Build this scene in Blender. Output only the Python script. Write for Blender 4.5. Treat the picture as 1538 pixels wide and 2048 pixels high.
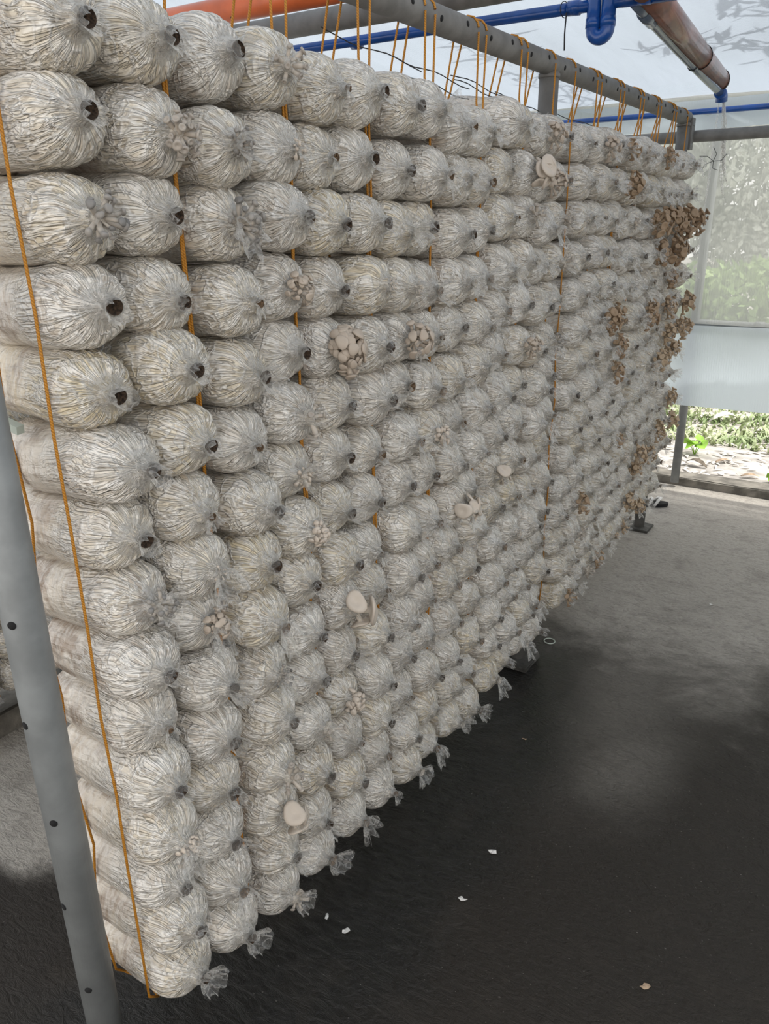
import bpy, bmesh, math, random
import numpy as np
from mathutils import Vector, Matrix, Quaternion

for o in list(bpy.data.objects):
    bpy.data.objects.remove(o, do_unlink=True)
SC = bpy.context.scene
COL = SC.collection

# ------------------------------------------------------------------ camera
CAM_POS = Vector((0.0, 0.0, 1.5))
RIGHT = Vector((0.8352187, 0.5497677, -0.0128512))
UPV = Vector((-0.1842823, 0.3018307, 0.9353814))
FWD = Vector((-0.5181214, 0.7788798, -0.3534071))
cam = bpy.data.cameras.new('camera')
cam.sensor_fit = 'AUTO'
cam.sensor_width = 36.0
cam.lens = 1540.0 / 2048.0 * 36.0
cam.clip_start = 0.02
cam_o = bpy.data.objects.new('camera', cam)
COL.objects.link(cam_o)
M4 = Matrix((RIGHT, UPV, -FWD)).transposed().to_4x4()
M4.translation = CAM_POS
cam_o.matrix_world = M4
SC.camera = cam_o

# ------------------------------------------------------------------ world, sun, exposure
w = bpy.data.worlds.new('overcast_sky')
SC.world = w
w.use_nodes = True
bg = w.node_tree.nodes['Background']
bg.inputs[0].default_value = (1.0, 0.965, 0.92, 1)
bg.inputs[1].default_value = 1.0
sun = bpy.data.lights.new('hazy_sun', 'SUN')
sun.energy = 2.0
sun.angle = math.radians(1.5)
sun.color = (1.0, 0.97, 0.9)
sun_o = bpy.data.objects.new('hazy_sun', sun)
COL.objects.link(sun_o)
sun_o.rotation_euler = Vector((-0.42, -0.10, -0.88)).to_track_quat('-Z', 'Y').to_euler()
SC.view_settings.view_transform = 'Standard'
SC.view_settings.look = 'None'
SC.view_settings.exposure = 0.92
SC.view_settings.gamma = 1.0
SC.view_settings.use_curve_mapping = False
SC.cycles.transparent_max_bounces = 14
SC.cycles.max_bounces = 6
SC.cycles.diffuse_bounces = 3
SC.cycles.transmission_bounces = 4
SC.cycles.glossy_bounces = 1
SC.cycles.caustics_reflective = False
SC.cycles.caustics_refractive = False
SC.cycles.blur_glossy = 1.0


def project(p):
    d = Vector(p) - CAM_POS
    z = d.dot(FWD)
    return (769 + 1540 * d.dot(RIGHT) / z, 1024 - 1540 * d.dot(UPV) / z, z)


# ------------------------------------------------------------------ node helpers
class NT:
    def __init__(self, name):
        self.m = bpy.data.materials.new(name)
        self.m.use_nodes = True
        self.t = self.m.node_tree
        self.t.nodes.clear()
        self.out = self.t.nodes.new('ShaderNodeOutputMaterial')

    def n(self, typ, props=None, **ins):
        nd = self.t.nodes.new('ShaderNode' + typ)
        for k, v in (props or {}).items():
            setattr(nd, k, v)
        for k, v in ins.items():
            key = k.replace('_', ' ')
            if k.startswith('i') and k[1:].isdigit():
                s = nd.inputs[int(k[1:])]
            else:
                s = nd.inputs[key]
            self.set(s, v)
        return nd

    def set(self, s, v):
        if isinstance(v, bpy.types.NodeSocket):
            self.t.links.new(v, s)
        elif isinstance(v, bpy.types.Node):
            self.t.links.new(v.outputs[0], s)
        elif isinstance(v, (tuple, list)):
            if s.type == 'RGBA' and len(v) == 3:
                v = tuple(v) + (1,)
            s.default_value = v
        else:
            s.default_value = v

    def math(self, op, a, b=None, c=None, clamp=False):
        nd = self.t.nodes.new('ShaderNodeMath')
        nd.operation = op
        nd.use_clamp = clamp
        self.set(nd.inputs[0], a)
        if b is not None:
            self.set(nd.inputs[1], b)
        if c is not None:
            self.set(nd.inputs[2], c)
        return nd.outputs[0]

    def mix(self, f, a, b, blend='MIX'):
        nd = self.t.nodes.new('ShaderNodeMix')
        nd.data_type = 'RGBA'
        nd.blend_type = blend
        self.set(nd.inputs[0], f)
        self.set(nd.inputs[6], a)
        self.set(nd.inputs[7], b)
        return nd.outputs[2]

    def step(self, v, lo, hi):
        nd = self.t.nodes.new('ShaderNodeMapRange')
        nd.interpolation_type = 'SMOOTHSTEP'
        self.set(nd.inputs[0], v)
        nd.inputs[1].default_value = lo
        nd.inputs[2].default_value = hi
        return nd.outputs[0]

    def noise(self, vec, scale, detail=3.0, rough=0.55, dist=0.0, w=None):
        nd = self.t.nodes.new('ShaderNodeTexNoise')
        if w is not None:          # shift the pattern so that no two objects share it
            va = self.t.nodes.new('ShaderNodeVectorMath')
            va.operation = 'ADD'
            self.set(va.inputs[0], vec)
            self.set(va.inputs[1], w)
            vec = va.outputs[0]
        self.set(nd.inputs['Vector'], vec)
        nd.inputs['Scale'].default_value = scale
        nd.inputs['Detail'].default_value = detail
        nd.inputs['Roughness'].default_value = rough
        nd.inputs['Distortion'].default_value = dist
        return nd.outputs[0]

    def surf(self, s):
        self.t.links.new(s.outputs[0] if isinstance(s, bpy.types.Node) else s, self.out.inputs[0])
        return self.m


def mat_basic(name, col, rough=0.5, metal=0.0, var=0.12, nscale=20.0, bump=0.0, spec=0.5, coat=0.0, tint=None):
    b = NT(name)
    tc = b.n('TexCoord')
    ns = b.noise(tc.outputs['Object'], nscale, 4)
    dark = tuple(c * (1 - var * 2) for c in col)
    lite = tint or tuple(min(1, c * (1 + var)) for c in col)
    c = b.mix(b.step(ns, 0.3, 0.7), dark, lite)
    p = b.n('BsdfPrincipled', Base_Color=c, Roughness=rough, Metallic=metal)
    p.inputs['Specular IOR Level'].default_value = spec
    p.inputs['Coat Weight'].default_value = coat
    if bump:
        bp = b.n('Bump', Height=b.noise(tc.outputs['Object'], nscale * 4, 5), Strength=bump, Distance=0.004)
        b.set(p.inputs['Normal'], bp)
    return b.surf(p)


def mat_bag():
    b = NT('plastic_wrapped_mycelium')
    tc = b.n('TexCoord')
    oi = b.n('ObjectInfo')
    rnd = oi.outputs['Random']
    sep = b.n('SeparateXYZ', i0=tc.outputs['Object'])
    x, y, z = sep.outputs
    ln = b.math('ADD', b.math('SQRT', b.math('ADD', b.math('MULTIPLY', y, y), b.math('MULTIPLY', z, z))), 0.0005)
    ny = b.math('DIVIDE', y, ln)
    nz = b.math('DIVIDE', z, ln)
    W = b.math('MULTIPLY', rnd, 37.0)
    warp = b.noise(tc.outputs['Object'], 14.0, 1, 0.5, 0, W)
    warp = b.math('MULTIPLY', b.math('SUBTRACT', warp, 0.5), 2.6)
    va = b.n('CombineXYZ', i0=b.math('ADD', b.math('MULTIPLY', x, 9.0), warp),
             i1=b.math('MULTIPLY_ADD', ny, 5.0, warp), i2=b.math('MULTIPLY_ADD', nz, 5.0, warp))
    n1 = b.noise(va, 1.25, 2, 0.5, 0.0, W)
    n2 = b.noise(va, 2.4, 1, 0.5, 0.0, W)
    r1 = b.math('SUBTRACT', 1.0, b.math('MULTIPLY', b.math('ABSOLUTE', b.math('SUBTRACT', n1, 0.5)), 9.0), clamp=True)
    r2 = b.math('SUBTRACT', 1.0, b.math('MULTIPLY', b.math('ABSOLUTE', b.math('SUBTRACT', n2, 0.5)), 15.0), clamp=True)
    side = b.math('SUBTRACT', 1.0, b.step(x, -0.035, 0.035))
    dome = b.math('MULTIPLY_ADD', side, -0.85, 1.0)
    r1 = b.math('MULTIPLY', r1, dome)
    r2 = b.math('MULTIPLY', r2, dome)
    # rings of stretched film on the sides of the cylinder
    vc = b.n('CombineXYZ', i0=b.math('MULTIPLY_ADD', x, 75.0, b.math('MULTIPLY', warp, 0.6)), i1=ny, i2=nz)
    n3 = b.noise(vc, 1.2, 2, 0.5, 0.0, W)
    r3 = b.math('SUBTRACT', 1.0, b.math('MULTIPLY', b.math('ABSOLUTE', b.math('SUBTRACT', n3, 0.5)), 10.0), clamp=True)
    r3 = b.math('MULTIPLY', r3, side)
    # creases of the film running every way
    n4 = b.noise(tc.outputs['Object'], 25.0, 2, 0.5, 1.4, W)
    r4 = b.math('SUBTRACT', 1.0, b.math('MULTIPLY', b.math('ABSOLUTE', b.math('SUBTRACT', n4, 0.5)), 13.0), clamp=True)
    patch = b.step(b.noise(tc.outputs['Object'], 19.0, 2, 0.65, 0.0, W), 0.48, 0.62)
    small = b.step(b.noise(va, 1.7, 2, 0.6, 0.0, b.math('ADD', W, 7.0)), 0.50, 0.68)
    speck = b.step(b.noise(tc.outputs['Object'], 95.0, 1, 0.6, 0, W), 0.60, 0.70)
    oc = b.n('SeparateColor', i0=oi.outputs['Color'])
    cream = b.mix(oc.outputs[0], (0.80, 0.745, 0.66), (0.76, 0.645, 0.43))
    brown = b.mix(n4, (0.27, 0.20, 0.15), (0.46, 0.37, 0.29))
    pf = b.math('MULTIPLY', patch, b.math('MULTIPLY_ADD', side, 0.62, b.math('MULTIPLY_ADD', oc.outputs[1], 0.8, 0.18)), clamp=True)
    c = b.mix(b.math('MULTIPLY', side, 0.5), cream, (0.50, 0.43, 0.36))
    c = b.mix(pf, c, brown)
    c = b.mix(b.math('MULTIPLY', b.math('MULTIPLY', small, dome), 0.36), c, (0.38, 0.315, 0.26))
    c = b.mix(b.math('MULTIPLY', speck, 0.45), c, (0.26, 0.20, 0.15))
    c = b.mix(b.math('MULTIPLY', r2, 0.45), c, (0.33, 0.285, 0.235))  # crease shade painted dark along the film folds
    c = b.mix(b.math('MULTIPLY', r1, 0.7), c, (0.90, 0.87, 0.82))  # film highlights painted in as pale streaks
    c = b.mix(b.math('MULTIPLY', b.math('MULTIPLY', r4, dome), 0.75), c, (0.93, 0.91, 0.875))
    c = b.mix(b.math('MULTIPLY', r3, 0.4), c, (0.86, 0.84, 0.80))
    p = b.n('BsdfPrincipled', Base_Color=c, Roughness=0.46)
    h = b.math('ADD', b.math('MULTIPLY', r1, 0.7), b.math('ADD', b.math('MULTIPLY', r2, -0.5), b.math('MULTIPLY', r3, 0.22)))
    h = b.math('ADD', h, b.math('MULTIPLY_ADD', b.math('MULTIPLY', r4, dome), 0.7, b.math('MULTIPLY', b.math('MULTIPLY', n2, dome), 0.8)))
    bp = b.n('Bump', Height=h, Strength=1.0, Distance=0.0028)
    b.set(p.inputs['Normal'], bp)
    p.inputs['Coat Weight'].default_value = 0.8
    p.inputs['Coat Roughness'].default_value = 0.14
    b.set(p.inputs['Coat Normal'], bp)
    return b.surf(p)


def mat_film():
    b = NT('clear_crumpled_film')
    tc = b.n('TexCoord')
    oi = b.n('ObjectInfo')
    W = b.math('MULTIPLY', oi.outputs['Random'], 40.0)
    n1 = b.noise(tc.outputs['Object'], 55.0, 2, 0.5, 0.8, W)
    r1 = b.math('SUBTRACT', 1.0, b.math('MULTIPLY', b.math('ABSOLUTE', b.math('SUBTRACT', n1, 0.5)), 12.0), clamp=True)
    bp = b.n('Bump', Height=b.math('ADD', n1, b.math('MULTIPLY', r1, 0.5)), Strength=0.5, Distance=0.002)
    df = b.n('BsdfDiffuse', Color=(0.84, 0.83, 0.80), Normal=bp)
    tr = b.n('BsdfTranslucent', Color=(0.84, 0.83, 0.80), Normal=bp)
    gl = b.n('BsdfGlossy', Color=(1, 1, 1), Roughness=0.13, Normal=bp)
    s1 = b.n('MixShader', i0=0.5, i1=df, i2=tr)
    s2 = b.n('MixShader', i0=0.16, i1=s1, i2=gl)
    fr = b.n('LayerWeight', Blend=0.35)
    f = b.math('ADD', b.math('MULTIPLY', r1, 0.28), b.math('MULTIPLY_ADD', fr.outputs['Facing'], 0.5, 0.10), clamp=True)
    mx = b.n('MixShader', i0=f, i1=b.n('BsdfTransparent'), i2=s2)
    return b.surf(mx)


def mat_sheet(name, transp, col, weave, fold_axis, fold_scale, fold_amt, vein=0.0):
    """thin woven plastic sheet: part see-through, part light-scattering"""
    b = NT(name)
    tc = b.n('TexCoord')
    o = tc.outputs['Object']
    sc = (fold_scale, 1.0, 1.0) if fold_axis == 'X' else (1.0, 1.0, fold_scale)
    mp = b.n('Mapping', Vector=o, Scale=sc)
    fold = b.noise(mp, 1.6, 2, 0.6, 0.0)
    wv = b.math('MULTIPLY', b.math('SINE', b.math('MULTIPLY', b.n('SeparateXYZ', i0=o).outputs[0], weave)),
                b.math('SINE', b.math('MULTIPLY', b.n('SeparateXYZ', i0=o).outputs[1], weave)))
    hgt = b.math('ADD', fold, b.math('MULTIPLY', wv, 0.015))
    bp = b.n('Bump', Height=hgt, Strength=fold_amt, Distance=0.05)
    c = b.mix(fold, col, tuple(v * 0.9 for v in col))
    tr = b.n('BsdfTranslucent', Color=c, Normal=bp)
    df = b.n('BsdfDiffuse', Color=c, Normal=bp)
    gl = b.n('BsdfGlossy', Color=(1, 1, 1), Roughness=0.3, Normal=bp)
    s1 = b.n('MixShader', i0=0.30, i1=tr, i2=df)
    s2 = b.n('MixShader', i0=0.05, i1=s1, i2=gl)
    if not transp:
        return b.surf(s2)
    tf = transp
    s3 = b.n('MixShader', i0=tf, i1=s2, i2=b.n('BsdfTransparent', Color=(0.97, 0.98, 1.0)))
    return b.surf(s3)


def mat_floor():
    b = NT('damp_concrete')
    tc = b.n('TexCoord')
    o = tc.outputs['Object']
    sep = b.n('SeparateXYZ', i0=o)
    x, y = sep.outputs[0], sep.outputs[1]
    wob = b.math('MULTIPLY', b.math('SUBTRACT', b.noise(o, 2.2, 7, 0.68, 0.6), 0.5), 1.5)
    fine = b.noise(o, 75.0, 4, 0.7)
    mp = b.n('Mapping', Vector=o, Scale=(1.0, 2.4, 1.0), Rotation=(0, 0, 0.5))
    brush = b.noise(mp, 22.0, 5, 0.62, 1.4)
    mid = b.noise(o, 7.0, 4, 0.6)

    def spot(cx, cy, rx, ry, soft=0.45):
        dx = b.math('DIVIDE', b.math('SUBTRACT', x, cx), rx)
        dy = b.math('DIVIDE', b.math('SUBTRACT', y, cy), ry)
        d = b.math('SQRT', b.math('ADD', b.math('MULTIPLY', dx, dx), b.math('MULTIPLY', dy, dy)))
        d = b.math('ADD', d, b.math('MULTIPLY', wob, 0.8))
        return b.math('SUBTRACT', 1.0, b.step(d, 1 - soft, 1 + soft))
    far = b.step(b.math('ADD', y, b.math('MULTIPLY', wob, 1.0)), 2.1, 3.1)  # paler far end: dry concrete plus the wall's reflection painted in
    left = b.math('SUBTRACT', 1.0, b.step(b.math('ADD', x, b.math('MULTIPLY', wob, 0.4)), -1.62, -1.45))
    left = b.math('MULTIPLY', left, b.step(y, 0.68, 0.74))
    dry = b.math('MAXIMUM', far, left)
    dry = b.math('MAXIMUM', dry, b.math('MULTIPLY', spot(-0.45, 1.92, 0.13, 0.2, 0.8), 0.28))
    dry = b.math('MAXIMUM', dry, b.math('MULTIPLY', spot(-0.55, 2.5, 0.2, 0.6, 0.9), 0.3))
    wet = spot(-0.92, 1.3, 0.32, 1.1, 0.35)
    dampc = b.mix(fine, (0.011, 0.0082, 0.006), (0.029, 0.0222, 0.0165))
    dry_sheen_c = b.mix(fine, (0.27, 0.25, 0.22), (0.52, 0.485, 0.44))
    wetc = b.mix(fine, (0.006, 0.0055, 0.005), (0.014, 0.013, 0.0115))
    c = b.mix(dry, dampc, dry_sheen_c)
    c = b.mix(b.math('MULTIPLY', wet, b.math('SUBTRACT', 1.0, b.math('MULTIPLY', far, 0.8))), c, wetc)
    c = b.mix(b.math('MULTIPLY', b.step(mid, 0.5, 0.75), 0.3), c, (0.05, 0.041, 0.032))
    c = b.mix(b.math('MULTIPLY', b.step(brush, 0.50, 0.38), 0.22), c, (0.02, 0.017, 0.014))
    c = b.mix(b.math('MULTIPLY', b.step(b.noise(o, 160, 2, 0.5), 0.70, 0.76), 0.5), c, (0.33, 0.31, 0.28))
    rgh = b.math('MULTIPLY_ADD', wet, -0.22, b.math('MULTIPLY_ADD', dry, 0.22, b.math('MULTIPLY_ADD', mid, 0.3, 0.45)))
    p = b.n('BsdfPrincipled', Base_Color=c, Roughness=rgh)
    p.inputs['Specular IOR Level'].default_value = 0.4
    h = b.math('ADD', b.math('MULTIPLY', brush, 1.0), b.math('MULTIPLY', fine, 0.45))
    b.set(p.inputs['Normal'], b.n('Bump', Height=h, Strength=0.75, Distance=0.012))
    return b.surf(p)


def mat_rope():
    b = NT('orange_twine')
    tc = b.n('TexCoord')
    sep = b.n('SeparateXYZ', i0=tc.outputs['Object'])
    ph = b.math('ADD', b.math('MULTIPLY', sep.outputs[2], 1400.0), b.math('MULTIPLY', b.math('ADD', sep.outputs[0], sep.outputs[1]), 900.0))
    s = b.math('MULTIPLY_ADD', b.math('SINE', ph), 0.5, 0.5)
    c = b.mix(s, (0.40, 0.16, 0.012), (0.60, 0.26, 0.022))
    p = b.n('BsdfPrincipled', Base_Color=c, Roughness=0.5)
    b.set(p.inputs['Normal'], b.n('Bump', Height=s, Strength=0.6, Distance=0.001))
    return b.surf(p)


def mat_cap(name, top, rim):
    b = NT(name)
    tc = b.n('TexCoord')
    z = b.n('SeparateXYZ', i0=tc.outputs['Generated']).outputs[2]
    oi = b.n('ObjectInfo')
    n = b.noise(tc.outputs['Object'], 120.0, 3, 0.6)
    c = b.mix(b.step(z, 0.55, 0.85), rim, top)
    c = b.mix(b.math('MULTIPLY', oi.outputs['Random'], 0.45), c, rim)
    c = b.mix(b.math('MULTIPLY', n, 0.25), c, tuple(v * 0.6 for v in top))
    p = b.n('BsdfPrincipled', Base_Color=c, Roughness=0.55)
    p.inputs['Subsurface Weight'].default_value = 0.1
    p.inputs['Subsurface Radius'].default_value = (0.004, 0.003, 0.002)
    return b.surf(p)


MAT = {}
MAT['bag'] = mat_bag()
MAT['film'] = mat_film()
MAT['mouth'] = mat_basic('dark_sawdust_plug', (0.10, 0.062, 0.038), 0.9, var=0.4, nscale=300, bump=1.0)
MAT['mouth_tan'] = mat_basic('tan_sawdust_plug', (0.33, 0.22, 0.135), 0.9, var=0.35, nscale=250, bump=1.0)
MAT['myc'] = mat_basic('white_mycelium', (0.66, 0.61, 0.54), 0.8, var=0.15, nscale=150, bump=0.8)
MAT['cap_grey'] = mat_cap('grey_caps', (0.20, 0.195, 0.19), (0.58, 0.53, 0.47))
MAT['cap_beige'] = mat_cap('beige_caps', (0.50, 0.42, 0.345), (0.62, 0.54, 0.455))
MAT['cap_white'] = mat_cap('white_caps', (0.62, 0.54, 0.46), (0.68, 0.61, 0.53))
MAT['cap_grey2'] = mat_cap('pale_grey_caps', (0.40, 0.36, 0.32), (0.60, 0.54, 0.47))
MAT['cap_brown'] = mat_cap('tan_caps', (0.33, 0.225, 0.14), (0.50, 0.38, 0.26))
MAT['steel'] = mat_basic('grey_painted_steel', (0.245, 0.26, 0.265), 0.42, 0.0, var=0.10, nscale=14, bump=0.12, spec=0.5)
MAT['steel_dull'] = mat_basic('dull_grey_steel', (0.19, 0.187, 0.18), 0.6, 0.0, var=0.12, nscale=16, bump=0.2)
MAT['hole'] = mat_basic('hole_black', (0.008, 0.008, 0.009), 0.9, var=0.1)
MAT['rope'] = mat_rope()
MAT['wire'] = mat_basic('black_wire', (0.018, 0.018, 0.02), 0.5, var=0.2)
MAT['blue'] = mat_basic('blue_pvc', (0.012, 0.085, 0.36), 0.28, var=0.12, nscale=10, coat=0.3)
MAT['orange'] = mat_basic('orange_pvc', (0.60, 0.125, 0.035), 0.35, var=0.10, nscale=9, coat=0.2)
MAT['orange_backlit'] = mat_basic('backlit_orange_pvc', (0.25, 0.085, 0.045), 0.3, var=0.25, nscale=9, coat=0.3)  # same orange pvc with its backlit shade painted in
MAT['blue_sheen'] = mat_basic('painted_sheen_blue_pvc', (0.13, 0.17, 0.235), 0.22, var=0.12, nscale=9, coat=0.5)  # blue pvc with the gloss of the light painted in as grey
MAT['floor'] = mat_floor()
MAT['concrete'] = mat_basic('curb_concrete', (0.20, 0.185, 0.16), 0.85, var=0.25, nscale=12, bump=0.8)
MAT['roof'] = mat_sheet('woven_roof_sheet', 0.0, (0.355, 0.405, 0.475), 700.0, 'X', 4.0, 0.5)
MAT['wall'] = mat_sheet('clear_wall_sheet', 0.30, (0.56, 0.585, 0.575), 500.0, 'X', 2.5, 0.45)
MAT['wall_low'] = mat_sheet('milky_wall_sheet', 0.0, (0.62, 0.695, 0.77), 500.0, 'X', 1.5, 0.3)
MAT['wall_dimmer'] = mat_sheet('light_dimming_sheet', 0.0, (0.42, 0.43, 0.42), 500.0, 'X', 1.5, 0.3)
MAT['foot'] = mat_basic('dark_wet_concrete', (0.07, 0.068, 0.062), 0.7, var=0.25, nscale=25, bump=0.8)
MAT['soil'] = mat_basic('litter_soil', (0.50, 0.47, 0.44), 0.95, var=0.2, nscale=9, bump=1.0)
MAT['grass'] = mat_basic('grass_green', (0.30, 0.44, 0.16), 0.6, var=0.2, nscale=3.5, tint=(0.6, 0.66, 0.42))
MAT['bush'] = mat_basic('bush_green', (0.28, 0.46, 0.13), 0.6, var=0.2, nscale=1.2, tint=(0.5, 0.66, 0.26))
MAT['leaf_tree'] = mat_basic('tree_leaf', (0.10, 0.15, 0.06), 0.6, var=0.25, nscale=3)
MAT['leaf_far'] = mat_basic('hazy_tree_leaf', (0.62, 0.65, 0.58), 0.7, var=0.15, nscale=1.0)  # haze painted into the leaf colour
MAT['bark'] = mat_basic('bark', (0.16, 0.13, 0.10), 0.9, var=0.3, nscale=20, bump=0.8)
MAT['leaf_dry'] = mat_basic('dry_leaf', (0.48, 0.35, 0.24), 0.8, var=0.25, nscale=30)
MAT['leaf_pale'] = mat_basic('pale_dry_leaf', (0.75, 0.71, 0.65), 0.8, var=0.15, nscale=30)
MAT['leaf_green'] = mat_basic('fresh_leaf', (0.30, 0.55, 0.06), 0.5, var=0.15, nscale=20)
MAT['plastic_white'] = mat_basic('white_plastic', (0.72, 0.71, 0.69), 0.4, var=0.08)
MAT['clip'] = mat_basic('pale_green_plastic', (0.50, 0.56, 0.50), 0.4, var=0.08)


# ------------------------------------------------------------------ object helpers
def link(name, me, mat=None, parent=None, loc=None, rot=None, smooth=True):
    o = bpy.data.objects.new(name, me)
    COL.objects.link(o)
    if mat is not None and not me.materials:
        me.materials.append(MAT[mat] if isinstance(mat, str) else mat)
    if parent is not None:
        o.parent = parent
    if loc is not None:
        o.location = loc
    if rot is not None:
        o.rotation_euler = rot
    return o


def empty(name, loc=(0, 0, 0), rot=(0, 0, 0)):
    o = bpy.data.objects.new(name, None)
    o.empty_display_size = 0.05
    COL.objects.link(o)
    o.location = loc
    o.rotation_euler = rot
    return o


def tag(o, label=None, cat=None, group=None, kind=None):
    if label:
        o['label'] = label
    if cat:
        o['category'] = cat
    if group:
        o['group'] = group
    if kind:
        o['kind'] = kind
    return o


def mesh(name, verts, faces, smooth=True):
    me = bpy.data.meshes.new(name)
    me.from_pydata([tuple(map(float, v)) for v in verts], [], faces)
    if smooth:
        me.polygons.foreach_set('use_smooth', [True] * len(me.polygons))
    me.update()
    return me


def grid_faces(nr, ns, off=0):
    f = []
    for i in range(nr - 1):
        for j in range(ns):
            a = off + i * ns + j
            b_ = off + i * ns + (j + 1) % ns
            f.append((a, b_, b_ + ns, a + ns))
    return f


def tube_geo(pts, r, ns=8, cap=True, off=0):
    """sweep a circle along a polyline; r may be a list"""
    P = [Vector(p) for p in pts]
    n = len(P)
    rr = r if isinstance(r, (list, tuple)) else [r] * n
    V, F = [], []
    T0 = (P[1] - P[0]).normalized()
    ref = Vector((0, 0, 1)) if abs(T0.z) < 0.9 else Vector((1, 0, 0))
    U = (ref - T0 * ref.dot(T0)).normalized()
    for i in range(n):
        if i == 0:
            T = T0
        elif i == n - 1:
            T = (P[i] - P[i - 1]).normalized()
        else:
            T = ((P[i + 1] - P[i]).normalized() + (P[i] - P[i - 1]).normalized())
            T = T.normalized() if T.length > 1e-6 else (P[i] - P[i - 1]).normalized()
        U = U - T * U.dot(T)
        U = U.normalized() if U.length > 1e-6 else T.orthogonal().normalized()
        B_ = T.cross(U)
        for j in range(ns):
            a = 2 * math.pi * j / ns
            V.append(P[i] + (U * math.cos(a) + B_ * math.sin(a)) * rr[i])
    F += grid_faces(n, ns, off)
    if cap:
        F.append(tuple(off + j for j in reversed(range(ns))))
        F.append(tuple(off + (n - 1) * ns + j for j in range(ns)))
    return V, F


def tube(name, pts, r, mat, parent=None, ns=12, cap=True):
    V, F = tube_geo(pts, r, ns, cap)
    me = mesh(name, V, F)
    return link(name, me, mat, parent)


def hollow_pipe(name, a, b, r, mat, parent=None, ns=28, wall=0.003):
    """open-ended pipe with a real wall thickness"""
    a, b = Vector(a), Vector(b)
    T = (b - a).normalized()
    U = T.orthogonal().normalized()
    B_ = T.cross(U)
    V, F = [], []
    for (p, rad) in ((a, r), (b, r), (b, r - wall), (a, r - wall)):
        for j in range(ns):
            t = 2 * math.pi * j / ns
            V.append(p + (U * math.cos(t) + B_ * math.sin(t)) * rad)
    for i in range(4):
        for j in range(ns):
            F.append((i * ns + j, i * ns + (j + 1) % ns, ((i + 1) % 4) * ns + (j + 1) % ns, ((i + 1) % 4) * ns + j))
    me = mesh(name, V, F, False)
    n0 = len(me.polygons)
    sm = [((k // ns) % 2 == 0) for k in range(n0)]
    me.polygons.foreach_set('use_smooth', sm)
    return link(name, me, mat, parent)


def box_geo(lo, hi):
    x0, y0, z0 = lo
    x1, y1, z1 = hi
    V = [(x0, y0, z0), (x1, y0, z0), (x1, y1, z0), (x0, y1, z0), (x0, y0, z1), (x1, y0, z1), (x1, y1, z1), (x0, y1, z1)]
    F = [(3, 2, 1, 0), (4, 5, 6, 7), (0, 1, 5, 4), (1, 2, 6, 5), (2, 3, 7, 6), (3, 0, 4, 7)]
    return V, F


def rough_box(name, lo, hi, mat, parent=None, n=10, amp=0.006, seed=0, bevel=0.008):
    V, F = box_geo(lo, hi)
    me = mesh(name, V, F, False)
    bm = bmesh.new()
    bm.from_mesh(me)
    bmesh.ops.bevel(bm, geom=bm.edges[:], offset=bevel, segments=2, affect='EDGES')
    ex = max(range(3), key=lambda k: hi[k] - lo[k])
    for i in range(1, n):
        c = [0, 0, 0]
        c[ex] = lo[ex] + (hi[ex] - lo[ex]) * i / n
        nrm = [0, 0, 0]
        nrm[ex] = 1
        bmesh.ops.bisect_plane(bm, geom=bm.verts[:] + bm.edges[:] + bm.faces[:], plane_co=c, plane_no=nrm)
    rg = random.Random(seed)
    for v in bm.verts:
        v.co += Vector((rg.uniform(-amp, amp), rg.uniform(-amp, amp), rg.uniform(-amp, amp)))
    bm.to_mesh(me)
    bm.free()
    return link(name, me, mat, parent)


ORD = ['zeroth', 'first', 'second', 'third', 'fourth', 'fifth', 'sixth', 'seventh', 'eighth', 'ninth', 'tenth', 'eleventh',
       'twelfth', 'thirteenth', 'fourteenth', 'fifteenth', 'sixteenth', 'seventeenth', 'eighteenth', 'nineteenth', 'twentieth',
       'twenty-first', 'twenty-second', 'twenty-third', 'twenty-fourth', 'twenty-fifth', 'twenty-sixth']

# ------------------------------------------------------------------ the setting
# floor
fl = mesh('floor', [(-4.2, -1.6, 0), (2.0, -1.6, 0), (2.0, 4.62, 0), (-4.2, 4.62, 0)], [(0, 1, 2, 3)], False)
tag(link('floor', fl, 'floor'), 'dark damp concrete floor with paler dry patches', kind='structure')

# concrete sill along the far wall, and the one on the left aisle
tag(rough_box('trim_1', (-4.2, 4.60, -0.02), (3.0, 4.74, 0.052), 'concrete', n=40, amp=0.004, seed=3),
    'low concrete sill along the foot of the far sheet wall', kind='structure')
tag(rough_box('trim_2', (-2.36, -1.5, -0.01), (-2.12, 3.6, 0.085), 'concrete', n=40, amp=0.004, seed=4),
    'low concrete kerb on the left beyond the near post', kind='structure')

ROOF_S = 0.14


def roof_z(y):
    return 2.06 + ROOF_S * (4.52 - y)


def sheet(name, fn, nu, nv, mat, parent=None, thick=0.0015):
    V, F = [], []
    for i in range(nv + 1):
        for j in range(nu + 1):
            V.append(fn(j / nu, i / nv))
    for i in range(nv):
        for j in range(nu):
            a = i * (nu + 1) + j
            F.append((a, a + 1, a + nu + 2, a + nu + 1))
    me = mesh(name, V, F)
    return link(name, me, mat, parent)


def wrinkle(u, v, k):
    return (math.sin(u * 37 + 3 * math.sin(v * 5 + k)) * 0.5 + math.sin(u * 83 + v * 9 + k) * 0.3 + math.sin(u * 19 - v * 13 + k * 2))


def roof_fn(u, v):
    x = -4.2 + 6.2 * u
    y = -1.6 + (4.50 + 1.6) * v
    sag = 0.012 * wrinkle(u * 2.2, v, 0.3) + 0.02 * math.sin(v * 14 + u)
    if v > 0.985:
        sag *= 0.2
    return (x, y, roof_z(y) + sag)


tag(sheet('ceiling', roof_fn, 150, 90, 'roof'), 'white woven plastic sheet roof sloping down to the far wall', kind='structure')

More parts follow.
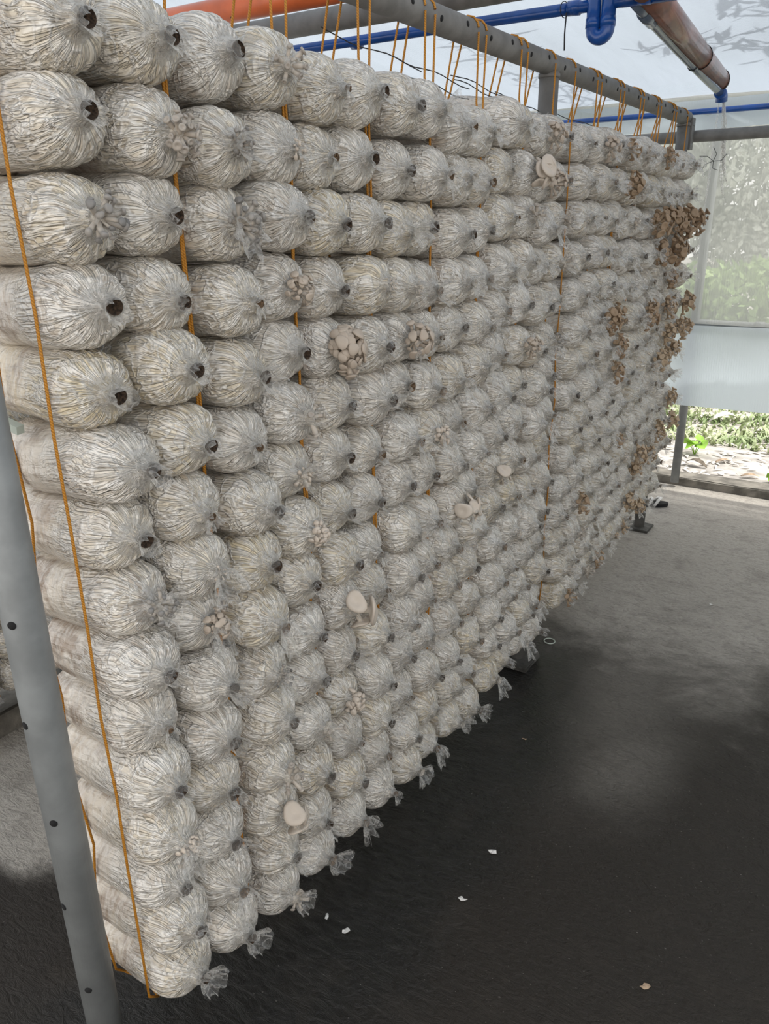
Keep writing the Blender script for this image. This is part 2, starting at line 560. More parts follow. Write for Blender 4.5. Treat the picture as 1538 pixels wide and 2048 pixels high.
wf = empty('wall_far', (0, 4.52, 0))
tag(wf, 'translucent plastic sheet wall on a grey pipe frame', kind='structure')
# upper sheet, with a slack roll where it meets the roof
o = sheet('sheet', lambda u, v: (-4.2 + 7.2 * u, -0.005 + 0.012 * wrinkle(u * 1.5, v * 0.6, 1.1) * (0.4 + v * 0.6)
                               - 0.03 * math.exp(-((v - 0.93) / 0.05) ** 2), 0.955 + (2.065 - 0.955) * v), 140, 40, 'wall', wf)
o['label'] = 'upper clear plastic sheet'
o = sheet('sheet', lambda u, v: (-4.2 + 7.2 * u, -0.012 + 0.006 * wrinkle(u * 1.1, v * 0.5, 2.3),
                               0.52 + 0.02 * math.sin(u * 9 + 1) + (0.965 - 0.52) * v), 120, 20, 'wall_low', wf)
o['label'] = 'lower milky plastic sheet'
# overlapping valance where the roof sheet is folded down
o = sheet('sheet_flap', lambda u, v: (-4.2 + 7.2 * u, -0.035 - 0.015 * math.sin(u * 40) * (1 - v), 1.93 + 0.02 * math.sin(u * 11) + 0.135 * v),
          100, 8, 'wall_low', wf)
for px in (-3.0, -0.965, 1.2):
    tube('wall_post', [(px, 0.045, 0.03), (px, 0.045, 2.07)], 0.024, 'steel', wf, 20)
tube('rail', [(-4.2, 0.045, 0.952), (3.0, 0.045, 0.952)], 0.021, 'steel', wf, 16)
tube('rail', [(-4.2, 0.045, 2.06), (3.0, 0.045, 2.06)], 0.02, 'steel', wf, 16)
tube('coupling', [(-0.66, 0.045, 0.952), (-0.61, 0.045, 0.952)], 0.025, 'steel', wf, 16)

# left side sheet of the same shed; the right side and the entrance behind the viewer stand open
tag(sheet('wall_left', lambda u, v: (-4.2, -1.6 + 6.12 * u, 0.45 + (roof_z(-1.6 + 6.12 * u) - 0.45) * v), 40, 12, 'wall_low'),
    'milky plastic sheet side wall', kind='structure')

# out of view at right: low wall and far sheet added to block light
tag(rough_box('right_light_block', (2.0, -1.6, -0.02), (2.12, 4.6, 0.75), 'concrete', n=20, amp=0.003, seed=9), 'added light-blocking low concrete wall on the right side', kind='structure')
tag(sheet('right_light_block', lambda u, v: (2.06, 1.2 + 3.32 * u, 0.74 + (roof_z(1.2 + 3.32 * u) - 0.74) * v), 30, 12, 'wall_dimmer'),
    'added light-dimming sheet over the far half of the right side', kind='structure')

# ground outside
def gz(x, y):
    return 0.02 + 0.012 * math.sin(x * 3 + y * 2) + max(0, y - 6.0) * 0.05


V, F = [], []
NX, NY = 60, 60
for i in range(NY + 1):
    for j in range(NX + 1):
        xx = -12 + 24 * j / NX
        yy = 4.72 + 14 * (i / NY) ** 1.6
        V.append((xx, yy, gz(xx, yy)))
for i in range(NY):
    for j in range(NX):
        a = i * (NX + 1) + j
        F.append((a, a + 1, a + NX + 2, a + NX + 1))
tag(link('ground', mesh('ground', V, F), 'soil'), 'pale leaf-strewn soil outside the sheet wall', 'ground', kind='structure')

tag(link('ground', mesh('ground', [(-12, -9, -0.03), (12, -9, -0.03), (12, 4.72, -0.03), (-12, 4.72, -0.03)], [(0, 1, 2, 3)], False), 'soil'),
    'soil around the open sides of the shed', 'ground', kind='structure')

# ------------------------------------------------------------------ rack frame
BX, BZ = -0.95, 1.9
rack = empty('rack_frame', (BX, 0.515, 0))
tag(rack, 'grey steel pipe rack frame carrying the hanging mushroom bags', 'rack')


def rl(p):
    return (p[0] - BX, p[1] - 0.515, p[2])


bo = hollow_pipe('top_beam', rl((BX, 0.42, BZ)), rl((BX, 3.83, BZ)), 0.028, 'steel_dull', rack)
post_near = tube('post', [rl((BX, 0.515, 0.0)), rl((BX, 0.515, BZ - 0.026))], 0.0285, 'steel', rack, 28)
post_mid = tube('post', [rl((BX, 2.285, 0.0)), rl((BX, 2.285, BZ - 0.02))], 0.0275, 'steel_dull', rack, 24)
post_far = tube('post', [rl((BX, 3.80, 0.0)), rl((BX, 3.80, BZ - 0.02))], 0.026, 'steel_dull', rack, 24)
post_near['label'] = 'near grey post'


def disc(name, c, nrm, r, mat, parent, depth=0.004, ns=14):
    nrm = Vector(nrm).normalized()
    c = Vector(c)
    return tube(name, [c - nrm * depth, c + nrm * 0.0006], r, mat, parent, ns)


for k in range(24):
    yy = 1.16 + 0.117 * k
    if yy > 3.75 or abs(yy - 2.285) < 0.03:
        continue
    ang = math.radians((-12, 8)[k % 2])
    nrm = Vector((math.cos(ang), 0, math.sin(ang)))
    disc('drilled_hole', Vector(rl((BX, yy, BZ))) + nrm * 0.028, nrm, 0.006, 'hole', bo)
for zz, an in ((1.335, -60), (1.165, -90), (0.992, -62), (0.826, -92), (0.653, -60), (0.48, -92), (0.30, -60), (1.51, -90), (1.68, -60)):
    a = math.radians(an)
    nrm = Vector((math.cos(a), math.sin(a), 0))
    disc('drilled_hole', Vector(rl((BX, 0.515, zz))) + nrm * 0.0285, nrm, 0.0062, 'hole', post_near)
for yy in (0.515, 2.285, 3.80):
    tube('weld_collar', [rl((BX, yy, BZ - 0.034)), rl((BX, yy, BZ - 0.024))], 0.030, 'steel_dull', rack, 20)
for yy, r_ in ((0.515, 0.06), (3.80, 0.06)):
    rough_box('foot_plate', rl((BX - r_, yy - r_, 0.0)), rl((BX + r_, yy + r_, 0.012)), 'foot', rack, 4, 0.001, 5, 0.003)
rough_box('foot_plate', rl((BX - 0.07, 2.285 - 0.07, 0.0)), rl((BX + 0.065, 2.285 + 0.06, 0.022)), 'foot', rack, 5, 0.003, 6, 0.004)

# cross pipe bolted on at the far end of the rack
cb = empty('cross_pipe', (BX, 3.86, 1.825))
tag(cb, 'dark grey steel cross pipe bolted to the far end of the rack', 'pipe')
cbo = hollow_pipe('pipe', (-1.6, 0.02, 0.005), (1.9, 0.02, 0.005), 0.024, 'steel_dull', cb)
V, F = box_geo((0.014, -0.045, -0.05), (0.032, 0.005, 0.075))
link('bracket', mesh('bracket', V, F, False), 'steel_dull', cb)
for zz in (-0.03, 0.05):
    disc('bolt', (0.033, -0.02, zz), (1, 0, 0), 0.007, 'steel', cb, 0.004)
for xx in (0.35, 0.7, 1.05):
    disc('drilled_hole', (xx, -0.004, 0.005), (0, -1, 0), 0.005, 'hole', cb)

# ------------------------------------------------------------------ pipes under the roof
op = empty('orange_drain_pipe', (-1.9, 2.1, 2.13))
tag(op, 'thick bright orange plastic drain pipe at the top left', 'pipe')
hollow_pipe('pipe', (-1.4, -0.02, 0.005), (1.5, 0.03, -0.005), 0.037, 'orange', op)
disc('drilled_hole', (-0.03, -0.0225, -0.0305), (0, -0.6, -0.8), 0.004, 'hole', op)

gp = empty('roof_pipe', (-1.9, 2.38, 2.13))
tag(gp, 'thick dull grey steel pipe between the orange and blue pipes', 'pipe')
hollow_pipe('pipe', (-1.6, -0.02, 0.0), (2.2, 0.05, 0.0), 0.036, 'steel_dull', gp)

bp_ = empty('blue_water_pipe', (-1.9, 2.55, 2.09))
tag(bp_, 'blue plastic water pipe with a U-shaped dip under the roof', 'pipe')
PB = 0.0165
ux0, ux1 = 0.962, 1.006
tube('pipe', [(-1.6, -0.03, 0.01), (ux0, 0.02, 0.0)], PB, 'blue', bp_, 20)
tube('pipe', [(ux1, 0.02, 0.0), (ux1 + 0.09, 0.024, -0.002)], PB, 'blue', bp_, 20)
tube('pipe', [(ux1 + 0.09, 0.024, -0.002), (2.6, 0.08, 0.0)], PB, 'blue', bp_, 20)
uc, ur = (ux0 + ux1) / 2, (ux1 - ux0) / 2
ub = [(ux0, 0.02, 0.03), (ux0, 0.02, -0.03)] + [(uc - ur * math.cos(t), 0.02, -0.064 - ur * math.sin(t)) for t in np.linspace(0, math.pi, 15)] + [(ux1, 0.02, -0.03), (ux1, 0.02, 0.03)]
tube('u_bend', ub, 0.021, 'blue', bp_, 22)
for xx in (ux0, ux1):
    tube('fitting_collar', [(xx, 0.02, -0.06), (xx, 0.02, -0.035)], 0.0228, 'blue', bp_, 22)
for xx in (0.9, 1.11, 0.1):
    tube('pipe_coupling', [(xx - 0.018, 0.018, 0.001), (xx + 0.018, 0.019, 0.0)], 0.0205, 'blue', bp_, 20)
tube('tie_wire', [(0.87 + 0.0225 * math.cos(t) * 0.2, 0.017 + 0.0215 * math.cos(t), 0.0215 * math.sin(t)) for t in np.linspace(0, 6.28, 20)],
     0.0013, 'wire', bp_, 6)
tube('hanging_wire', [(0.885, -0.004, -0.014), (0.884, -0.006, -0.07), (0.887, -0.008, -0.113)], 0.0023, 'wire', bp_, 8)

cd = empty('conduit_pipe', (-0.82, 2.58, 2.082))
tag(cd, 'slim blue plastic pipe, gloss painted in as grey, running beside the reddish drain pipe', 'pipe')
cpts = []
for t in np.linspace(0, 1, 14):
    yy = 1.34 * t
    cpts.append((-0.018 * t - 0.012 * math.sin(t * 3.1), yy, 0.006 * math.sin(t * 3.14) - 0.087 * t))
tube('pipe', cpts, 0.0165, 'blue_sheen', cd, 20)
tube('pipe_coupling', [cpts[1], cpts[2]], [0.022, 0.022], 'blue_sheen', cd, 20)
e = Vector(cpts[-1])
tube('elbow', [e + Vector((0, -0.03, 0.001)), e, e + Vector((0, 0.018, -0.006)), e + Vector((0, 0.024, -0.03))], 0.024, 'blue', cd, 18)
tube('tie_wire', [(cpts[8][0] + 0.0185 * math.cos(t), cpts[8][1], cpts[8][2] + 0.0185 * math.sin(t)) for t in np.linspace(0, 6.28, 20)], 0.0018, 'wire', cd, 6)

dp = empty('backlit_drain_pipe', (-0.846, 3.90, 2.04))
tag(dp, 'glossy drain pipe, backlight shade painted red-brown, sloping down to the far wall post', 'pipe')
hollow_pipe('pipe', (0.08, -1.9, 0.105), (0.0, 0.0, 0.0), 0.041, 'orange_backlit', dp)
for t_ in (0.012, 0.24):
    c0 = Vector((0.08 * t_, -1.9 * t_, 0.105 * t_))
    tube('tie_wire', [c0 + Vector((0.0425 * math.cos(t), 0, 0.0425 * math.sin(t))) for t in np.linspace(0, 6.28, 26)], 0.0016, 'wire', dp, 6)

fb = empty('blue_water_pipe', (-0.95, 4.35, 1.978))
tag(fb, 'slim straight blue pipe crossing in front of the far sheet wall', 'pipe')
tube('pipe', [(-2.6, 0, 0.0), (2.6, 0, 0.0)], 0.0135, 'blue', fb, 16)
tube('pipe_coupling', [(1.2, 0, 0), (1.25, 0, 0)], 0.0165, 'blue', fb, 16)
# bundle of plastic strips tied to the wall post
wb = empty('plastic_strip_bundle', (-0.838, 3.94, 1.97))
tag(wb, 'frayed clear plastic strips and wire hanging below the far pipe elbow', 'plastic strip')
rg = random.Random(5)
for k in range(7):
    a = rg.uniform(-1, 1)
    tube('strip', [(0.01 * a, 0, 0.02), (0.02 * a + 0.01, 0.0, -0.08), (0.035 * a + 0.02, 0.0, -0.2 - 0.03 * k), (0.05 * a + 0.03, 0.0, -0.26 - 0.03 * k)],
         [0.002, 0.004, 0.005, 0.001], 'film', wb, 6)
for k in range(5):
    a = k * 1.2
    tube('wire_end', [(0, -0.01, -0.24), (0.035 * math.cos(a), -0.02, -0.24 + 0.03 * math.sin(a)), (0.06 * math.cos(a + .4), -0.03, -0.235 + 0.05 * math.sin(a + .4))], 0.0013, 'wire', wb, 5)

# ------------------------------------------------------------------ mushroom bag meshes
def body_mesh(seed):
    rg = np.random.RandomState(seed)
    ns = 88
    prof = []
    for t in np.linspace(0, 1, 6):
        prof.append((-0.122 + 0.0 * t - 0.004 * (1 - t * t), max(0.0006, t * 0.82)))
    for t in np.linspace(0.2, 1, 4):
        a = t * math.pi / 2
        prof.append((-0.122 + 0.014 * (1 - math.cos(a)), 0.82 + 0.18 * math.sin(a)))
    for t in np.linspace(0.12, 1, 9):
        prof.append((-0.108 + t * 0.143, 1.0))
    dl = rg.uniform(0.050, 0.060)
    for t in np.linspace(0.07, 1, 17):
        a = t * math.radians(82)
        prof.append((0.040 + dl * math.sin(a) / math.sin(math.radians(82)), math.cos(a) ** 0.62))
    xt = prof[-1][0]
    rn = prof[-1][1]
    prof.append((xt + 0.005, rn * 0.86))
    prof.append((xt + 0.012, rn * 0.72))
    prof = np.array(prof)
    hw, hh = 0.0612, 0.0545
    ph = np.linspace(0, 2 * math.pi, ns, endpoint=False)
    npl = rg.randint(15, 24)
    jit = [(rg.randint(2, 9), rg.uniform(0, 6.28), rg.uniform(0.15, 0.5)) for _ in range(4)]
    lump = [(rg.randint(1, 6), rg.uniform(0, 6.28), rg.uniform(20, 90), rg.uniform(0, 6.28), rg.uniform(0.4, 1)) for _ in range(9)]
    swirl = rg.uniform(-6, 6)
    V = []
    offy, offz = rg.uniform(-0.010, 0.010), rg.uniform(-0.011, 0.006)
    for (x, r) in prof:
        d = max(0.0, (x - 0.02) / 0.09)
        pa = ph + swirl * max(0, x - 0.03)
        wave = npl * pa
        for (k, p0, am) in jit:
            wave = wave + am * 3 * np.sin(k * pa + p0)
        pleat = np.abs(np.sin(wave / 2)) - 0.6
        am = 0.0016 + 0.0042 * d * min(1, r * 2.2)
        lm = sum(a * np.sin(k * ph + p + fx * x + px) for (k, p, fx, px, a) in lump) * 0.0006
        # flattened where the bags press on each other
        c, s = np.cos(ph), np.sin(ph)
        e = 2.35
        se = (np.abs(c) ** e + np.abs(s) ** e) ** (-1 / e)
        rad = se * r
        add = (pleat * am + lm) * min(1, r * 4)
        y = hw * rad * c + add * c + offy * d * d
        z = hh * rad * s + add * s + offz * d * d
        V += list(zip([x + 0.0015 * math.sin(3 * 0 + seed)] * ns, y, z))
    F = grid_faces(len(prof), ns)
    F.append(tuple(reversed(range(ns))))
    F.append(tuple((len(prof) - 1) * ns + j for j in range(ns)))
    me = mesh('bag_body', V, [tuple(reversed(f)) for f in F])
    me.materials.append(MAT['bag'])
    return me, (xt + 0.010, offy * ((xt - 0.02) / 0.09) ** 2, offz * ((xt - 0.02) / 0.09) ** 2, rn * 0.75)


def neck_mesh(seed, tip, kind):
    """gathered clear film: a short tube and a ragged flared skirt"""
    rg = np.random.RandomState(seed + 500)
    ns = 64
    x0, oy, oz, rn = tip
    r0y, r0z = 0.0612 * rn * 1.08, 0.0545 * rn * 1.08
    L = {'open': rg.uniform(0.010, 0.022), 'frill': rg.uniform(0.018, 0.030), 'shut': rg.uniform(0.010, 0.018)}[kind]
    R1 = {'open': rg.uniform(1.0, 1.3), 'frill': rg.uniform(1.5, 2.2), 'shut': rg.uniform(0.9, 1.4)}[kind]
    mid = {'open': 0.95, 'frill': 0.9, 'shut': 0.55}[kind]
    ph = np.linspace(0, 2 * math.pi, ns, endpoint=False)
    npl = rg.randint(5, 9)
    jit = [(rg.randint(1, 6), rg.uniform(0, 6.28), rg.uniform(0.3, 0.9)) for _ in range(4)]
    rag = [(rg.randint(1, 8), rg.uniform(0, 6.28), rg.uniform(0.2, 1)) for _ in range(7)]
    wave = npl * ph
    for (k, p, a) in jit:
        wave = wave + a * np.sin(k * ph + p)
    edge = sum(a * np.sin(k * ph + p) for (k, p, a) in rag) / 3.0
    by, bz = rg.uniform(-0.35, 0.35), rg.uniform(-0.5, 0.2)
    V = []
    nr = 17
    for i in range(nr):
        t = i / (nr - 1)
        if t < 0.5:
            q = t / 0.5
            s = mid + (2.35 - mid) * (1 - q) ** 2
            x = x0 - 0.015 + 0.027 * q
        else:
            q = (t - 0.5) / 0.5
            s = mid + (R1 - mid) * q ** (1.1 if kind != 'frill' else 0.8)
            x = x0 + 0.012 + L * q
        q2 = max(0, (t - 0.42) / 0.58)
        am = 0.05 + {'open': 0.08, 'frill': 0.34, 'shut': 0.25}[kind] * q2
        rr = s * (1 + am * np.sin(wave + 1.5 * q2) * (0.6 + 0.4 * np.sin(2 * ph + seed)) + (0.08 if kind == 'open' else 0.2) * q2 * edge)
        xs = x + q2 * (0.008 if kind == 'frill' else 0.0025) * edge + q2 * 0.004 * np.cos(wave * 1.0 + 2)
        y = oy + r0y * rr * np.cos(ph) + by * max(0, x - x0) * q2
        z = oz + r0z * rr * np.sin(ph) + bz * max(0, x - x0) * q2 - (0.35 if kind == 'frill' else 0.1) * q2 * q2 * L * 0.5
        V += list(zip(xs, y, z))
    me = mesh('plastic_neck', V, [tuple(reversed(f)) for f in grid_faces(nr, ns)])
    me.materials.append(MAT['film'])
    # the plug of sawdust seen in the mouth
    rb = np.random.RandomState(seed + 900)
    MV = []
    nm = 22
    fac = {'open': 0.86, 'frill': 0.78, 'shut': 0.5}[kind]
    rings = [(1.0, 0.0005), (0.92, 0.001), (0.72, -0.005), (0.4, -0.007), (0.05, -0.0075)]
    for k, (s, dx) in enumerate(rings):
        for j in range(nm):
            a = 2 * math.pi * j / nm
            jj = rb.uniform(-0.0012, 0.0012) if k > 0 else 0
            MV.append((x0 + dx + 0.0125 + jj, oy + r0y * fac * s * math.cos(a), oz + r0z * fac * s * math.sin(a)))
    MF = [tuple(reversed(f)) for f in grid_faces(len(rings), nm)]
    MF.append(tuple((len(rings) - 1) * nm + j for j in range(nm)))
    mo = mesh('bag_mouth', MV, MF)
    mo.materials.append(MAT['mouth_tan'] if (kind == 'shut' or seed % 3 == 0) else (MAT['myc'] if seed % 4 == 1 else MAT['mouth']))
    return me, mo


KINDS = ['open', 'frill', 'open', 'frill', 'open', 'shut', 'frill']
PROTO = []
for s in range(20):
    bm_, tip = body_mesh(s)
    kd = KINDS[s % 7]
    nk, mo = neck_mesh(s, tip, kd)
    PROTO.append((bm_, nk, mo, kd, tip))


# ------------------------------------------------------------------ mushrooms
def mushroom_geo(sl, sr, cr, chh, bend, funnel, ns=12, seed=0):
    rg = random.Random(seed)
    prof = []      # (height, radius)
    for t in (0, 0.3, 0.6, 0.85):
        prof.append((sl * t, sr * (1.0 + 0.25 * t)))
    prof += [(sl * 0.97, cr * 0.55), (sl + chh * 0.05, cr * 0.9), (sl + chh * 0.25, cr), (sl + chh * 0.55, cr * 0.96),
             (sl + chh * (0.85 if not funnel else 0.7), cr * 0.75), (sl + chh * (0.98 if not funnel else 0.5), cr * 0.4),
             (sl + chh * (1.0 if not funnel else 0.25), cr * 0.06)]
    V = []
    n1, n2 = rg.uniform(0, 6), rg.uniform(0, 6)
    for (h, r) in prof:
        q = h / (sl + chh)
        for j in range(ns):
            a = 2 * math.pi * j / ns
            lob = 1 + (0.10 * math.sin(2 * a + n1) + 0.07 * math.sin(3 * a + n2)) * (1 if r > sr * 1.5 else 0.2)
            x = r * lob * math.cos(a) + bend * q * q
            y = r * lob * math.sin(a)
            V.append((x, y, h + (0.12 * cr * math.sin(2 * a + n2) if r > sr * 1.8 else 0)))
    F = grid_faces(len(prof), ns)
    F.append(tuple(reversed(range(ns))))
    F.append(tuple((len(prof) - 1) * ns + j for j in range(ns)))
    return V, F


MUSH = {}
SPEC = {   # stem length, stem radius, cap radius, cap height, funnel
    'pin': (0.020, 0.0022, 0.0042, 0.0045, False),
    'tube': (0.022, 0.0030, 0.0048, 0.005, True),
    'lobe': (0.026, 0.0026, 0.0068, 0.0036, False),
    'button': (0.009, 0.0022, 0.0042, 0.005, False),
    'cap': (0.022, 0.0050, 0.021, 0.009, True),
    'brown': (0.032, 0.0030, 0.0095, 0.006, True),
}
CAPMAT = {'pin': 'cap_grey', 'tube': 'cap_grey2', 'lobe': 'cap_beige', 'button': 'cap_white', 'cap': 'cap_white', 'brown': 'cap_brown'}
for kd, (sl, sr, cr, chh, fn) in SPEC.items():
    MUSH[kd] = []
    for v in range(6):
        rg = random.Random(v * 7 + len(kd))
        k = rg.uniform(0.8, 1.2)
        V, F = mushroom_geo(sl * k, sr * rg.uniform(0.85, 1.15), cr * rg.uniform(0.75, 1.3), chh, rg.uniform(-0.006, 0.008), fn, 14 if kd == 'cap' else 10, v)
        me = mesh('mushroom', V, F)
        me.materials.append(MAT[CAPMAT[kd]])
        MUSH[kd].append(me)

base_me = None
CLUSTER = {   # how many, spread, scale, base offset
    'pin': (16, 0.75, 1.0), 'tube': (15, 0.8, 1.0), 'lobe': (34, 0.95, 1.0), 'button': (26, 1.0, 1.0),
    'cap': (4, 0.55, 1.0), 'brown': (18, 0.75, 1.0)}
CWORD = {'pin': 'grey mushrooms', 'tube': 'chunky pale mushrooms', 'lobe': 'dense beige mushrooms', 'button': 'white mushroom buds',
         'cap': 'broad cream caps', 'brown': 'tan mushrooms'}


def lump_mesh(seed):
    rg = random.Random(seed)
    bm = bmesh.new()
    bmesh.ops.create_icosphere(bm, subdivisions=3, radius=0.013)
    for v in bm.verts:
        n = v.co.normalized()
        v.co *= 1 + 0.16 * math.sin(9 * n.x + seed) * math.sin(8 * n.y) + 0.1 * math.sin(15 * n.z + seed)
        v.co.x *= 0.75
    me = bpy.data.meshes.new('mushroom_cluster')
    bm.to_mesh(me)
    bm.free()
    me.polygons.foreach_set('use_smooth', [True] * len(me.polygons))
    me.materials.append(MAT['myc'])
    return me


LUMPS = [lump_mesh(k) for k in range(4)]


def add_cluster(bag, tip, kind, seed, scale=1.0, n=None, joined=False, mat=None, spread=None):
    rg = random.Random(seed)
    cnt, spr, _ = CLUSTER[kind]
    n = n or cnt
    spr = spread or spr
    c = link('mushroom_cluster', LUMPS[seed % 4], None, bag, (tip[0] + 0.002, tip[1], tip[2]))
    sc_ = scale * (0.75 if kind in ('pin', 'cap', 'button') else 1.0)
    c.scale = (sc_,) * 3
    c['label'] = CWORD[kind]
    V, F = [], []
    for k in range(n):
        # even spread of directions round the outward axis
        u = (k + 0.5) / n
        th = math.acos(max(-1, 1 - u * (0.55 + spr * 0.55)))
        az = k * 2.39996 + rg.uniform(-0.3, 0.3)
        d = Vector((math.cos(th), math.sin(th) * math.cos(az), math.sin(th) * math.sin(az)))
        if kind in ('cap', 'lobe', 'brown'):
            d.z += 0.45 if kind == 'lobe' else 0.15
        d.normalize()
        me = rg.choice(MUSH[kind])
        s = scale * rg.uniform(0.7, 1.2) / sc_
        q = d.to_track_quat('Z', 'Y') @ Quaternion((0, 0, 1), rg.uniform(0, 6.28))
        loc = d * 0.006 / sc_
        if joined:
            Mx = Matrix.Translation(loc) @ q.to_matrix().to_4x4() @ Matrix.Scale(s, 4)
            b0 = len(V)
            V += [Mx @ v.co for v in me.vertices]
            F += [tuple(b0 + i for i in p.vertices) for p in me.polygons]
        else:
            m = bpy.data.objects.new('mushroom', me)
            COL.objects.link(m)
            m.parent = c
            m.rotation_mode = 'QUATERNION'
            m.rotation_quaternion = q
            m.location = loc
            m.scale = (s, s, s)
    if joined:
        me = mesh('mushroom', V, F)
        me.materials.append(MAT[mat or CAPMAT[kind]])
        m = link('mushroom', me, None, c)
        m['kind'] = 'stuff'
    return c


# ------------------------------------------------------------------ bag layout
#   string position, pitch, bottom, top, rows
GROUPS = [(0.585, 0.260, 0.165, 1.775, 15), (0.845, 0.255, 0.125, 1.775, 15), (1.100, 0.238, 0.130, 1.768, 15),
          (1.338, 0.237, 0.118, 1.765, 15), (1.575, 0.236, 0.108, 1.742, 15), (1.811, 0.236, 0.128, 1.775, 15),
          (2.047, 0.225, 0.135, 1.765, 15), (2.385, 0.230, 0.160, 1.765, 15), (2.615, 0.228, 0.180, 1.768, 15),
          (2.843, 0.228, 0.205, 1.765, 14), (3.071, 0.228, 0.205, 1.755, 14), (3.299, 0.228, 0.225, 1.757, 14),
          (3.527, 0.225, 0.235, 1.757, 14)]
RG = random.Random(11)
FRILLS = [k for k in range(20) if PROTO[k][3] == 'frill']


def pick_proto(c, r):
    # ragged film skirts are commoner down the rack and low on it
    if RG.random() < min(0.6, 0.05 * (c - 3) + (0.25 if r < 4 else 0)):
        return RG.choice(FRILLS)
    return RG.randrange(20)


BAGS = []
col_i = 0
for gi, (sy, pitch, zb, zt, rows) in enumerate(GROUPS):
    h = (zt - zb) / rows
    for ci, f in enumerate((0.262, 0.738)):
        col_i += 1
        xcol = RG.uniform(-0.006, 0.006)
        drift = RG.uniform(-0.015, 0.015)
        for r in range(rows):
            row_top = rows - r
            zz = zb + (r + 0.5) * h + drift * math.sin(math.pi * (r + 0.5) / rows) + RG.uniform(-0.004, 0.004)
            BAGS.append(dict(g=gi, c=col_i, row=row_top, rows=rows,
                             loc=(-0.955 + xcol + RG.uniform(-0.016, 0.015), sy + f * pitch + RG.uniform(-0.003, 0.003), zz),
                             rot=(math.radians(RG.choice((0, 180)) if False else RG.uniform(-8, 8)), math.radians(RG.uniform(-3, 5)), math.radians(RG.uniform(-6, 5))),
                             sy=pitch / 0.26 * RG.uniform(0.985, 1.015), sz=h / 0.1075 * RG.uniform(0.985, 1.02), proto=pick_proto(col_i, r), feat=[],
                             tint=(max(0, RG.gauss(0.15, 0.30)), max(0, RG.gauss(0.12, 0.14)))))


def tip_world(b):
    t = PROTO[b['proto']][4]
    m = Matrix.Translation(b['loc']) @ (Matrix.Rotation(b['rot'][2], 4, 'Z') @ Matrix.Rotation(b['rot'][1], 4, 'Y') @ Matrix.Rotation(b['rot'][0], 4, 'X'))
    return m @ Vector((t[0] + 0.01, t[1] * b['sy'], t[2] * b['sz']))


# bags whose mouth stands open and dark in the photograph
OPENS = [(185, 250), (275, 40), (330, 430), (210, 622), (352, 620), (250, 797), (395, 793), (288, 965), (397, 945), (285, 1100), (325, 1370), (450, 1450), (355, 1615),
         (592, 450), (715, 478), (765, 170), (840, 210), (470, 125), (850, 345), (540, 1025), (553, 1140), (640, 1405), (580, 1450), (770, 1010), (835, 975), (765, 440), (860, 465), (440, 1555)]
DARK = [k for k in range(20) if PROTO[k][3] == 'open' and k % 3 and k % 4 != 1]
for k, (px, py) in enumerate(OPENS):
    bb = min((b for b in BAGS if not b.get('set')), key=lambda b: (project(tip_world(b))[0] - px) ** 2 + (project(tip_world(b))[1] - py) ** 2)
    bb['proto'] = DARK[k % len(DARK)]
    bb['set'] = True
for (px, py, ti, br) in ((325, 1235, 0.2, 0.75), (715, 478, 0.9, 0.15), (290, 965, 0.1, 0.1), (840, 460, 0.7, 0.0), (490, 300, 0.3, 0.3)):
    bb = min(BAGS, key=lambda b: (project(tip_world(b))[0] - px) ** 2 + (project(tip_world(b))[1] - py) ** 2)
    bb['tint'] = (ti, br)

# where mushrooms sprout: pixel of the bag's mouth in the photograph -> that bag
FEATS = [(345, 250, 'tube', 1.1, 24), (240, 445, 'pin', 1.15, 16), (515, 455, 'pin', 1.25, 20), (495, 300, 'pin', 0.7, 22), (590, 300, 'button', 0.7, 12),
         (585, 130, 'tube', 1.0, 10), (612, 612, 'lobe', 0.8, 36), (722, 715, 'lobe', 1.35, 75), (850, 680, 'lobe', 1.15, 30), (430, 1205, 'lobe', 0.75, 40),
         (325, 1235, 'pin', 1.1, 16), (640, 870, 'tube', 1.1, 4), (890, 860, 'button', 1.2, 26), (620, 990, 'button', 1.0, 14), (637, 1105, 'button', 1.1, 30),
         (735, 1420, 'button', 1.3, 34), (740, 1245, 'cap', 1.35, 3), (950, 1008, 'cap', 1.15, 5), (1025, 950, 'cap', 0.8, 3), (600, 1650, 'cap', 1.1, 3),
         (665, 1497, 'tube', 1.2, 3), (605, 1575, 'tube', 1.2, 8), (600, 1800, 'tube', 1.0, 8), (390, 1715, 'button', 1.0, 14), (575, 1360, 'pin', 0.8, 14),
         (1062, 330, 'cap', 0.95, 9), (1100, 290, 'lobe', 1.1, 24), (1110, 345, 'lobe', 1.1, 26), (1150, 430, 'tube', 1.0, 14), (1070, 430, 'tube', 1.0, 10), (1118, 530, 'tube', 1.0, 10),
         (1050, 690, 'lobe', 0.9, 26), (1140, 650, 'pin', 1.0, 16), (1170, 1140, 'tube', 1.1, 16), (1240, 1050, 'tube', 1.0, 12), (1210, 330, 'lobe', 1.1, 26),
         (1275, 345, 'brown', 1.1, 22), (1230, 655, 'brown', 1.2, 24), (1245, 690, 'brown', 1.0, 18), (1225, 620, 'brown', 0.9, 14),
         (420, 1120, 'button', 0.6, 8), (750, 560, 'button', 0.6, 10), (830, 580, 'button', 0.6, 10), (1020, 1060, 'button', 0.6, 10)]
for (px, py, kd, sc_, n) in FEATS:
    best = None
    for b in BAGS:
        if b['feat']:
            continue
        p = project(tip_world(b))
        d = (p[0] - px) ** 2 + (p[1] - py) ** 2
        # a mouth hidden behind nearer bags is no candidate
        if best is None or d < best[0]:
            best = (d, b)
    best[1]['feat'].append((kd, sc_, n))
